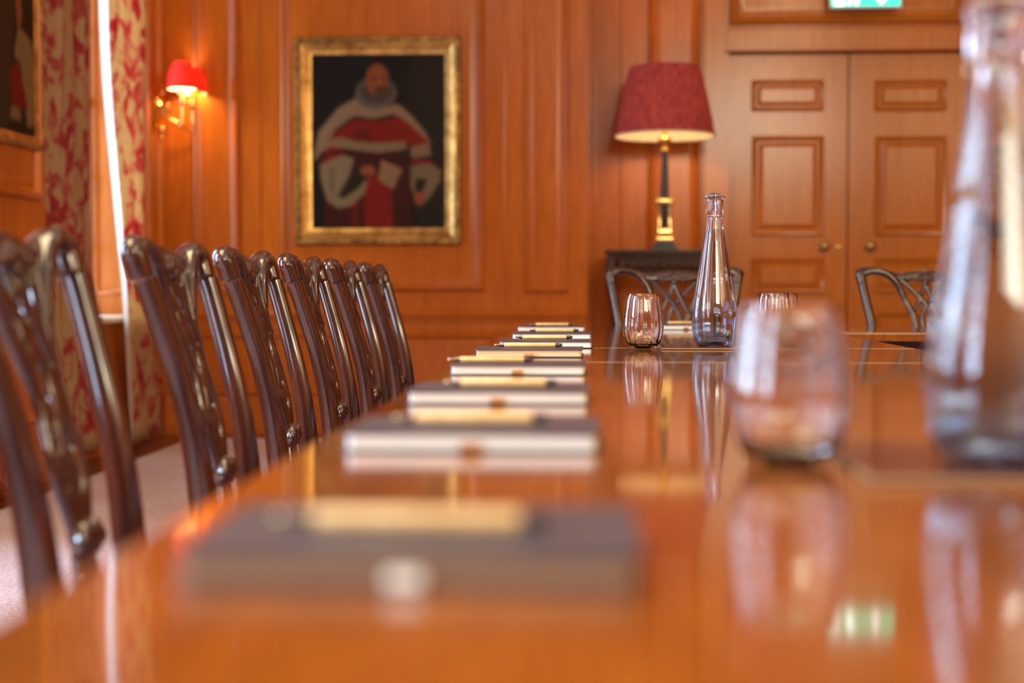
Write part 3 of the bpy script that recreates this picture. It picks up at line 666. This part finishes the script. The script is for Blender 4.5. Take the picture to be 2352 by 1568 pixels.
for (a, b, c_, d) in ((cx0 + .1, cx1 - .1, cy0 + .1, cy0 + .125), (cx0 + .1, cx1 - .1, cy1 - .125, cy1 - .1), (cx0 + .1, cx0 + .125, cy0 + .126, cy1 - .126), (cx1 - .125, cx1 - .1, cy0 + .126, cy1 - .126)):
    ap.box(a - ox, b - ox, c_ - oy, d - oy, TZ - .09, TZ - .0262)
ap.build('apron', M['dark'], ct)  # near-black wood puts the shade under this table into its colour
for x in (cx0 + .14, .75, 1.72, cx1 - .14):
    for y in (cy0 + .15, cy1 - .15):
        MB().lathe([(.001, .012), (.03, .012), (.022, .05), (.028, .3), (.034, .55), (.026, .6), (.036, TZ - .09), (.001, TZ - .09)], 20, (x - ox, y - oy, 0)).build('leg', M['dark'], ct)  # legs darkened like the apron, in place of shade below the top

# ------------------------------------------------------------------ chairs (local +X forward, origin on the floor under the back of the seat)
RZ = [(0.0, .045), (.2, .018), (.464, 0), (.606, -.012), (.67, -.022), (.735, -.036), (.812, -.058), (.876, -.077), (.955, -.103)]
RZ[0] = (0.0, -.075); RZ[1] = (.2, -.03)
_z = [a for a, _ in RZ]; _x = [b for _, b in RZ]
def rx(z): return float(np.interp(z, _z, _x))
def nrm(p): d = (rx(p.z + .02) - rx(p.z - .02)) / .04; return Vector((1, 0, -d)).normalized()
US_ = [1.0]
def bk(u, z, off): return (rx(z) + off - .012 * math.cos(u / .25 * PI / 2) * max(0, min(1, (z - .5) / .4)), u * US_[0], z)
def make_chair(US):
    US_[0] = US; e = empty('dining_chair')
    cr = MB()
    half = [(-.246, .926, .014, .014), (-.238, .938, .018, .017), (-.215, .946, .0155, .0180), (-.185, .945, .013, .0175), (-.155, .940, .012, .013), (-.125, .932, .013, .0115), (-.09, .923, .0165, .011), (-.05, .928, .019, .0115), (0, .931, .021, .0125)]
    full = half + [(-u, z, a, b) for u, z, a, b in reversed(half[:-1])]
    cr.sweep([bk(u, z, .017) for u, z, _, _ in full], [a for _, _, a, _ in full], [b for _, _, _, b in full], nrm, seg=18, p=2.4, sub=5)
    for s in (-1, 1):
        cr.sweep([bk(s * .232, .8975, .018), bk(s * .234, .915, .018), bk(s * .236, .932, .018), bk(s * .236, .947, .017)], [.0165, .018, .019, .010], [.018, .0195, .020, .010], nrm, seg=16, p=2.3)
        cr.ball(bk(s * .236, .936, .018), .020, .0185, .020)
    for s in (-1, 1):
        HK = [(.228, .936, .022, .013, .0140), (.200, .945, .026, .0125, .0155), (.168, .944, .028, .0125, .0165), (.138, .932, .028, .0125, .0165), (.112, .908, .026, .0115, .0150), (.094, .876, .021, .0105, .0115), (.080, .842, .017, .009, .008)]
        cr.sweep([bk(s * u, z, o_) for u, z, o_, a, b in HK], [a for _, _, _, a, b in HK], [b for _, _, _, a, b in HK], nrm, seg=18, p=2.3, sub=5)
    for u, z, r_ in ((0, .921, .015), (-.017, .917, .010), (.017, .917, .010), (-.034, .914, .009), (.034, .914, .009), (0, .904, .010), (-.052, .915, .0075), (.052, .915, .0075)):
        cr.ball(bk(u, z, .028), .009, r_, r_, 14)
    cr.build('crest_rail', M['mahogany'], e, bake=.0028)
    sp = MB()
    for s in (-1, 1):
        A = [(-.150, .940), (-.114, .915), (-.094, .882), (-.079, .848), (-.063, .812), (-.049, .785), (-.043, .745), (-.052, .70), (-.048, .66), (-.028, .62), (-.020, .585), (-.030, .545), (-.042, .50), (-.044, .475)]
        sp.sweep([bk(s * u, z, .016) for u, z in A], [.012, .012, .0115, .011, .011, .012, .012, .011, .011, .011, .010, .011, .013, .014], [.012, .012, .010, .009, .0085] + [.008] * 9, nrm, sub=5)
        B = [(-.092, .918), (-.062, .890), (-.033, .861), (-.003, .826), (.018, .79), (.014, .75), (-.003, .72), (-.022, .69), (-.047, .66)]
        sp.sweep([bk(s * u, z, .014 + .003 * s) for u, z in B], .0095, .0065, nrm, sub=5)
        Cc = [(-.002, .915), (-.008, .885), (-.022, .852), (-.038, .818), (-.050, .795)]
        sp.sweep([bk(s * u, z, .019 - .003 * s) for u, z in Cc], .008, .006, nrm, sub=5)
        for u, z in ((-.022, .61), (-.036, .60), (-.012, .594)): sp.ball(bk(s * u, z, .028), .009, .010, .012, 12)
    sp.sweep([bk(0, z, .015) for z in (.475, .52, .56, .60, .65, .69)], [.044, .034, .016, .030, .018, .010], .007, nrm, sub=5)
    sp.ball(bk(0, .60, .028), .012, .014, .020, 12)
    sp.build('splat', M['mahogany'], e, bake=.0028)
    for s in (-1, 1):
        pz = [.0, .08, .2, .35, .464, .55, .65, .75, .83, .88, .8968]
        def pu(z): return float(np.interp(z, [0, .46, .745, .9], [.178, .185, .204, .232]))
        pb = MB().sweep([(rx(z) + .020, s * pu(z) * US, z if z else .019) for z in pz], [.016, .016, .018, .019, .019, .017, .016, .0152, .0152, .0158, .0165],
                        [.017, .018, .021, .023, .023, .021, .019, .018, .0175, .0175, .018], nrm, seg=16, p=2.7)
        pb.build('back_post', M['mahogany'], e)
        fz_ = MB().box(.385, .425, s * .245 * US - .02, s * .245 * US + .02, .0125, .40, .004); fz_.build('leg', M['mahogany'], e)
        MB().box(.02, .395, s * .215 * US - .011, s * .215 * US + .011, .15, .18, .003).build('stretcher', M['mahogany'], e)
    rl = MB().prism([(.0, -.17 * US), (.43, -.265 * US), (.43, .265 * US), (.0, .17 * US)], (0, 0, .395), (1, 0, 0), (0, 1, 0), (0, 0, 1), .05); rl.build('seat_rail', M['mahogany'], e)
    se = MB(); pr = [(0, 0), (0, .012), (.012, .026), (.04, .034), (.1, .038)]
    vs = []; fs = []
    for d, h in pr:
        vs += [(.028 + d, -.165 * US + d * .8, .4455 + h), (.425 - d, -.25 * US + d, .4455 + h), (.425 - d, .25 * US - d, .4455 + h), (.028 + d, .165 * US - d * .8, .4455 + h)]
    for k in range(len(pr) - 1):
        for j in range(4): a = 4 * k + j; b_ = 4 * k + (j + 1) % 4; fs.append((a, b_, b_ + 4, a + 4))
    fs.append((16, 17, 18, 19)); fs.append((3, 2, 1, 0)); se.add(vs, fs).build('seat', M['seat'], e, angle=60)
    return e
ch0 = make_chair(.72); ch1 = make_chair(.98)
CH = [(-.580, 1.576, 0, 'dark mahogany chair nearest the camera, blurred and cut by the left edge'),
      (-.577, 2.176, 0, 'dark mahogany chair just behind the nearest one, ears shining against the bright curtain'),
      (-.585, 2.711, 0, 'dark mahogany chair third from the camera along the left side of the table'),
      (-.585, 3.241, 0, 'dark mahogany chair fourth from the camera along the left side of the table'),
      (-.585, 3.761, 0, 'dark mahogany chair second from the far end of the left row'),
      (-.585, 4.296, 0, 'dark mahogany chair at the far end of the left row'),
      (.298, 5.13, -PI / 2, 'mahogany chair with pierced back at the table end, seen behind the drinking glass and bottle'),
      (1.200, 5.13, -PI / 2, 'mahogany chair with pierced back in front of the right leaf of the double doors')]
for i, (x, y, a, lab) in enumerate(CH):
    o = (ch0, None, None, None, None, None, ch1)[i] if i in (0, 6) else copy_tree(ch0 if i < 6 else ch1)
    o.location = (x, y, 0); o.rotation_euler.z = a
    tag(o, lab, 'chair', 'dining chairs around the tables')

# ------------------------------------------------------------------ notebooks and pens
NW, NH, NT = .21, .148, .016
def make_notebook(kind):
    e = empty('notebook')
    cov = M['cover']
    def rr(x0, x1, y0, y1, r, z0, t, mb):
        poly = []
        for cx, cy, a0 in ((x1 - r, y0 + r, -PI / 2), (x1 - r, y1 - r, 0), (x0 + r, y1 - r, PI / 2), (x0 + r, y0 + r, PI)):
            for k in range(7): a = a0 + PI / 2 * k / 6; poly.append((cx + r * math.cos(a), cy + r * math.sin(a)))
        mb.prism(poly, (0, 0, z0), (1, 0, 0), (0, 1, 0), (0, 0, 1), t)
    c_ = MB(); rr(-NW / 2, NW / 2, 0, NH, .007, .0002, .0018, c_); rr(-NW / 2, NW / 2, 0, NH, .007, NT - .002, .0018, c_)
    c_.box(-NW / 2 + .004, NW / 2 - .004, NH - .004, NH, .002, NT - .002)
    c_.build('cover', cov, e, angle=50)
    pg = MB(); rr(-NW / 2 + .003, NW / 2 - .003, .003, NH - .005, .006, .0021, NT - .0042, pg)
    pg.build('page_block', M[{'kraft': 'kraft_pages', 'cream': 'cream_pages', 'white': 'white_pages'}[kind]], e, angle=50)
    tb_ = MB().box(-.008, .008, -.003, .0028, .0022, .0085, .0012)
    tb_.build('bookmark_tab', M['white_pages'] if kind == 'kraft' else M['tab'], e)
    return e
def make_pen():
    """lying along X, tip at x=0, axis height .0045"""
    e = empty('pen'); r = .0045
    def lx(prof, n, m_):
        mb = MB().lathe(prof, 24); mb.xform(Matrix.Translation((0, 0, r)) @ Matrix.Rotation(PI / 2, 4, 'Y')); return mb.build(n, m_, e)
    lx([(.0004, .019), (.0040, .019), (.0045, .0205), (.0045, .1195), (.0042, .121), (.0004, .121)], 'barrel', M['bamboo'])
    lx([(.0004, .0025), (.0014, .003), (.0042, .0185), (.0004, .0188)], 'tip_cone', M['gunmetal'])
    lx([(.0002, -.0002), (.0011, .0002), (.0013, .0024), (.0003, .0025)], 'point', M['silver'])
    lx([(.0004, .1212), (.0042, .1212), (.0040, .1295), (.0004, .1297)], 'end_band', M['gunmetal'])
    lx([(.0004, .1298), (.0036, .1298), (.0036, .132), (.0026, .1345), (.0004, .1355)], 'stylus_end', M['rubber'])
    return e
nb = {k: make_notebook(k) for k in ('kraft', 'cream', 'white')}; used = set(); pen0 = make_pen(); pused = False
# front-edge distance, left edge (photo px), kind, turn, pen tip px, pen distance, label bits
NB = [(.620, 385, 'kraft', 0.0, 630, .690, 'closest to the camera, brown and heavily blurred'),
      (1.150, 785, 'white', 0.0, 905, 1.235, 'second from the camera, with blurred pale page edges'),
      (1.625, 933, 'white', .01, 1022, 1.700, 'third from the camera along the table edge'),
      (2.180, 1032, 'white', -.01, 1029, 2.250, 'fourth from the camera along the table edge'),
      (2.745, 1090, 'cream', 0.0, 1136, 2.830, 'with cream-coloured pages and a tan tab, fifth from the camera'),
      (3.165, 1145, 'white', .012, 1181, 3.290, 'in sharp focus, sixth from the camera'),
      (3.720, 1175, 'white', 0.0, 1214, 3.830, 'second from the far end of the row'),
      (4.400, 1188, 'white', .0, 1217, 4.470, 'at the far end of the row, by the back wall'),
      (4.600, 1500, 'white', .0, 1520, 4.690, 'on the far crosswise table, between drinking glass and bottle')]
for i, (Y, px, kind, rz, tip, YP, lab) in enumerate(NB):
    o = nb[kind] if kind not in used else copy_tree(nb[kind]); used.add(kind)
    x, _ = atY(px, 800, Y); o.location = (x + NW / 2, Y, TZ + .0004); o.rotation_euler.z = rz
    tag(o, 'closed notebook ' + lab, 'notebook', 'notebooks set out on the tables')
    p = pen0 if not pused else copy_tree(pen0); pused = True
    x, _ = atY(tip, 800, YP); p.location = (x, YP, TZ + NT + .0006); p.rotation_euler.z = (0, .01, -.02, .03, .015, -.012, .01, 0, .3)[i] * .6
    tag(p, 'bamboo pen on the notebook ' + lab, 'pen', 'bamboo pens on the notebooks')

# ------------------------------------------------------------------ glasses, bottles, trays
def make_glass():
    out = [(.0005, .0), (.020, .0), (.0265, .0012), (.033, .006), (.0385, .014), (.0425, .025), (.0450, .038), (.0455, .048), (.0448, .062), (.0432, .078), (.0412, .092), (.0386, .108), (.0362, .121)]
    inn = [(.0352, .1212), (.0374, .108), (.0400, .092), (.0420, .078), (.0436, .062), (.0443, .048), (.0436, .038), (.0408, .026), (.036, .017), (.028, .0105), (.016, .008), (.0005, .0075)]
    pr = out + [(.0357, .1216)] + inn
    n_out = len(out)
    mb = MB(); seg = 96; vs = []; fs = []
    for k, (r, z) in enumerate(pr):
        for j in range(seg):
            t = 2 * PI * j / seg; wv = 1.0
            if k >= n_out and r > .02 and z < .115: wv = 1 + .014 * math.cos(16 * t)        # optic ribs moulded on the inside
            vs.append((r * wv * math.cos(t), r * wv * math.sin(t), z))
    for k in range(len(pr) - 1):
        for j in range(seg): a = k * seg + j; b_ = k * seg + (j + 1) % seg; fs.append((a, b_, b_ + seg, a + seg))
    fs.append(tuple(reversed(range(seg)))); fs.append(tuple((len(pr) - 1) * seg + j for j in range(seg)))
    return mb.add(vs, fs).build('drinking_glass', M['glass'], angle=60)
g0 = make_glass()
GL = [(atY(1477, 800, 3.165)[0], 3.165, 'stemless drinking glass in focus, left of the tall bottle'),
      (atY(1776, 800, 3.42)[0], 3.42, 'stemless drinking glass whose rim shows just right of the bottle'),
      (atY(1795, 800, 3.53)[0], 3.53, 'stemless drinking glass overlapped by another right of the bottle'),
      (atY(1812, 1080, 1.09)[0], 1.09, 'large blurred stemless drinking glass in the foreground')]
for i, (x, y, lab) in enumerate(GL):
    o = g0 if i == 0 else g0.copy()
    if i: C.objects.link(o)
    o.location = (x, y, TZ + .0006); o.rotation_euler.z = i * .5; tag(o, lab, 'glass', 'stemless drinking glasses on the long table')

BP = [(y, w_) for y, w_ in ((1432, .064), (1426, .070), (1410, .0775), (1370, .0885), (1300, .0978), (1200, .1018), (1100, .0998), (1000, .0922), (900, .0827), (800, .0745), (700, .0664), (600, .0584), (500, .050), (400, .0426), (330, .0375), (290, .035), (272, .035), (264, .0385), (200, .0392), (140, .0384), (128, .036))]
def make_bottle():
    e = empty('water_bottle')
    k_ = .2507e-3
    out = [(w_ / 2, (1432 - y) * k_) for y, w_ in BP]
    out = [(.0005, .004), (.020, .003), (.029, .0)] + out
    inn = []
    for r, z in reversed(out[4:]):
        th = .0032 if z < .27 else .007
        if z > .016: inn.append((r - th, z if z < .326 else .3275))
    inn = [(r, z) for r, z in inn] + [(.030, .013), (.020, .016), (.0005, .020)]
    def fac(t, z): return 1 + .014 * math.cos(12 * t) * max(0, min(1, (z - .05) / .12)) * max(0, min(1, (.30 - z) / .02)) if z < .30 else 1 + .012 * math.cos(14 * t)
    MB().lathe_multi = None
    seg = 96; vs = []; fs = []; pr = out + inn; no = len(out)
    for k, (r, z) in enumerate(pr):
        for j in range(seg):
            t = 2 * PI * j / seg; f_ = fac(t, z) if (k < no and r > .012) else 1
            vs.append((r * f_ * math.cos(t), r * f_ * math.sin(t), z))
    for k in range(len(pr) - 1):
        for j in range(seg): a = k * seg + j; b_ = k * seg + (j + 1) % seg; fs.append((a, b_, b_ + seg, a + seg))
    fs.append(tuple(reversed(range(seg)))); fs.append(tuple((len(pr) - 1) * seg + j for j in range(seg)))
    MB().add(vs, fs).build('glass_body', M['bottle_glass'], e, angle=60)
    # water, overlapping the inner glass surface by a hair
    zw = (1432 - 392) * k_
    iw = [(r + .0004, z) for r, z in reversed(inn) if z < zw and r > .001]
    rtop = float(np.interp(zw, [z for r, z in reversed(inn) if r > .001], [r for r, z in reversed(inn) if r > .001]))
    wp = [(.0005, .0198)] + iw + [(rtop + .0004, zw), (rtop - .002, zw - .0008), (.0005, zw - .001)]
    MB().lathe(wp, 64).build('water', M['water'], e, angle=60)
    st_ = MB().lathe([(.0005, .305), (.007, .305), (.0085, .312), (.0095, .3278), (.012, .3282), (.0205, .3290), (.0225, .3315), (.0222, .3345), (.019, .3380), (.012, .3410), (.0005, .3425)], 48)
    st_.build('stopper', M['blue_glass'], e, angle=60)
    wr_ = MB(); rk = .0186; zk = (1432 - 272) * k_
    wr_.sweep([(rk * math.cos(t), rk * math.sin(t), zk) for t in [2 * PI * k / 24 for k in range(25)]], .0009, .0009, (0, 0, 1), seg=8, p=2, sub=1)
    for s in (0, PI):
        c_, s_ = math.cos(s), math.sin(s)
        loop = [(.0212, .0, zk), (.0218, .003, zk - .004), (.0222, 0, zk - .007), (.0222, -.003, zk - .003), (.0215, 0, zk + .006), (.0212, 0, .325), (.0232, 0, .334), (.018, 0, .3395)]
        wr_.sweep([(x * math.cos(s - PI / 2) - y * math.sin(s - PI / 2), x * math.sin(s - PI / 2) + y * math.cos(s - PI / 2), z) for x, y, z in loop], .0008, .0008, (.3, .2, 1), seg=8, p=2, sub=4)
    wr_.build('wire_bail', M['steel'], e)
    pr_ = MB()
    random.seed(3)
    for row, n in ((.0560, 7), (.0500, 9)):
        for k in range(n):
            t = -PI / 2 + .52 + k * .045; r = .0512; c0 = Vector((r * math.cos(t), r * math.sin(t), row)); tg = Vector((-math.sin(t), math.cos(t), 0)); nn = Vector((math.cos(t), math.sin(t), 0))
            wdt = .0014 * random.uniform(.6, 1); hgt = .003 * random.uniform(.7, 1)
            pr_.add([c0, c0 + tg * wdt, c0 + tg * wdt + Vector((0, 0, hgt)), c0 + Vector((0, 0, hgt))] + [c0 + nn * .0002, c0 + tg * wdt + nn * .0002, c0 + tg * wdt + Vector((0, 0, hgt)) + nn * .0002, c0 + Vector((0, 0, hgt)) + nn * .0002],
                    [(0, 1, 2, 3), (7, 6, 5, 4), (0, 4, 5, 1), (1, 5, 6, 2), (2, 6, 7, 3), (3, 7, 4, 0)])
    pr_.build('printed_text', plain('blue_print', (.05, .07, .45), .5), e, smooth=False)
    return e
bt = make_bottle()
bx1 = atY(1640, 800, 3.215)[0]; bx2 = atY(2283, 1080, 1.065)[0]
bt.location = (bx1, 3.215, TZ + .0052); tag(bt, 'tall clear water bottle with blue stopper, in focus mid-table', 'bottle', 'water bottles on the long table')
b2 = copy_tree(bt); b2.location = (bx2, 1.065, TZ + .0052); b2.rotation_euler.z = 1.1
tag(b2, 'huge blurred water bottle at the right edge of the foreground', 'bottle', 'water bottles on the long table')
def make_tray():
    e = empty('bottle_mat')
    MB().box(-.13, .13, -.115, .115, .0003, .0035, .001).build('mat_base', M['tray_edge'], e)
    MB().box(-.127, .127, -.112, .112, .0036, .0046, .0004).build('mat_surface', M['tray'], e)
    return e
tr0 = make_tray(); tr0.location = (atY(1519, 800, 3.12)[0] + .13, 3.225, TZ + .0004); tag(tr0, 'thin dark mat with pale edge under the mid-table bottle', 'mat', 'mats under the bottles')
tr1 = copy_tree(tr0); tr1.location = (atY(1985, 1100, .98)[0] + .135, 1.095, TZ + .0004); tag(tr1, 'thin dark blurred mat under the foreground bottle', 'mat', 'mats under the bottles')
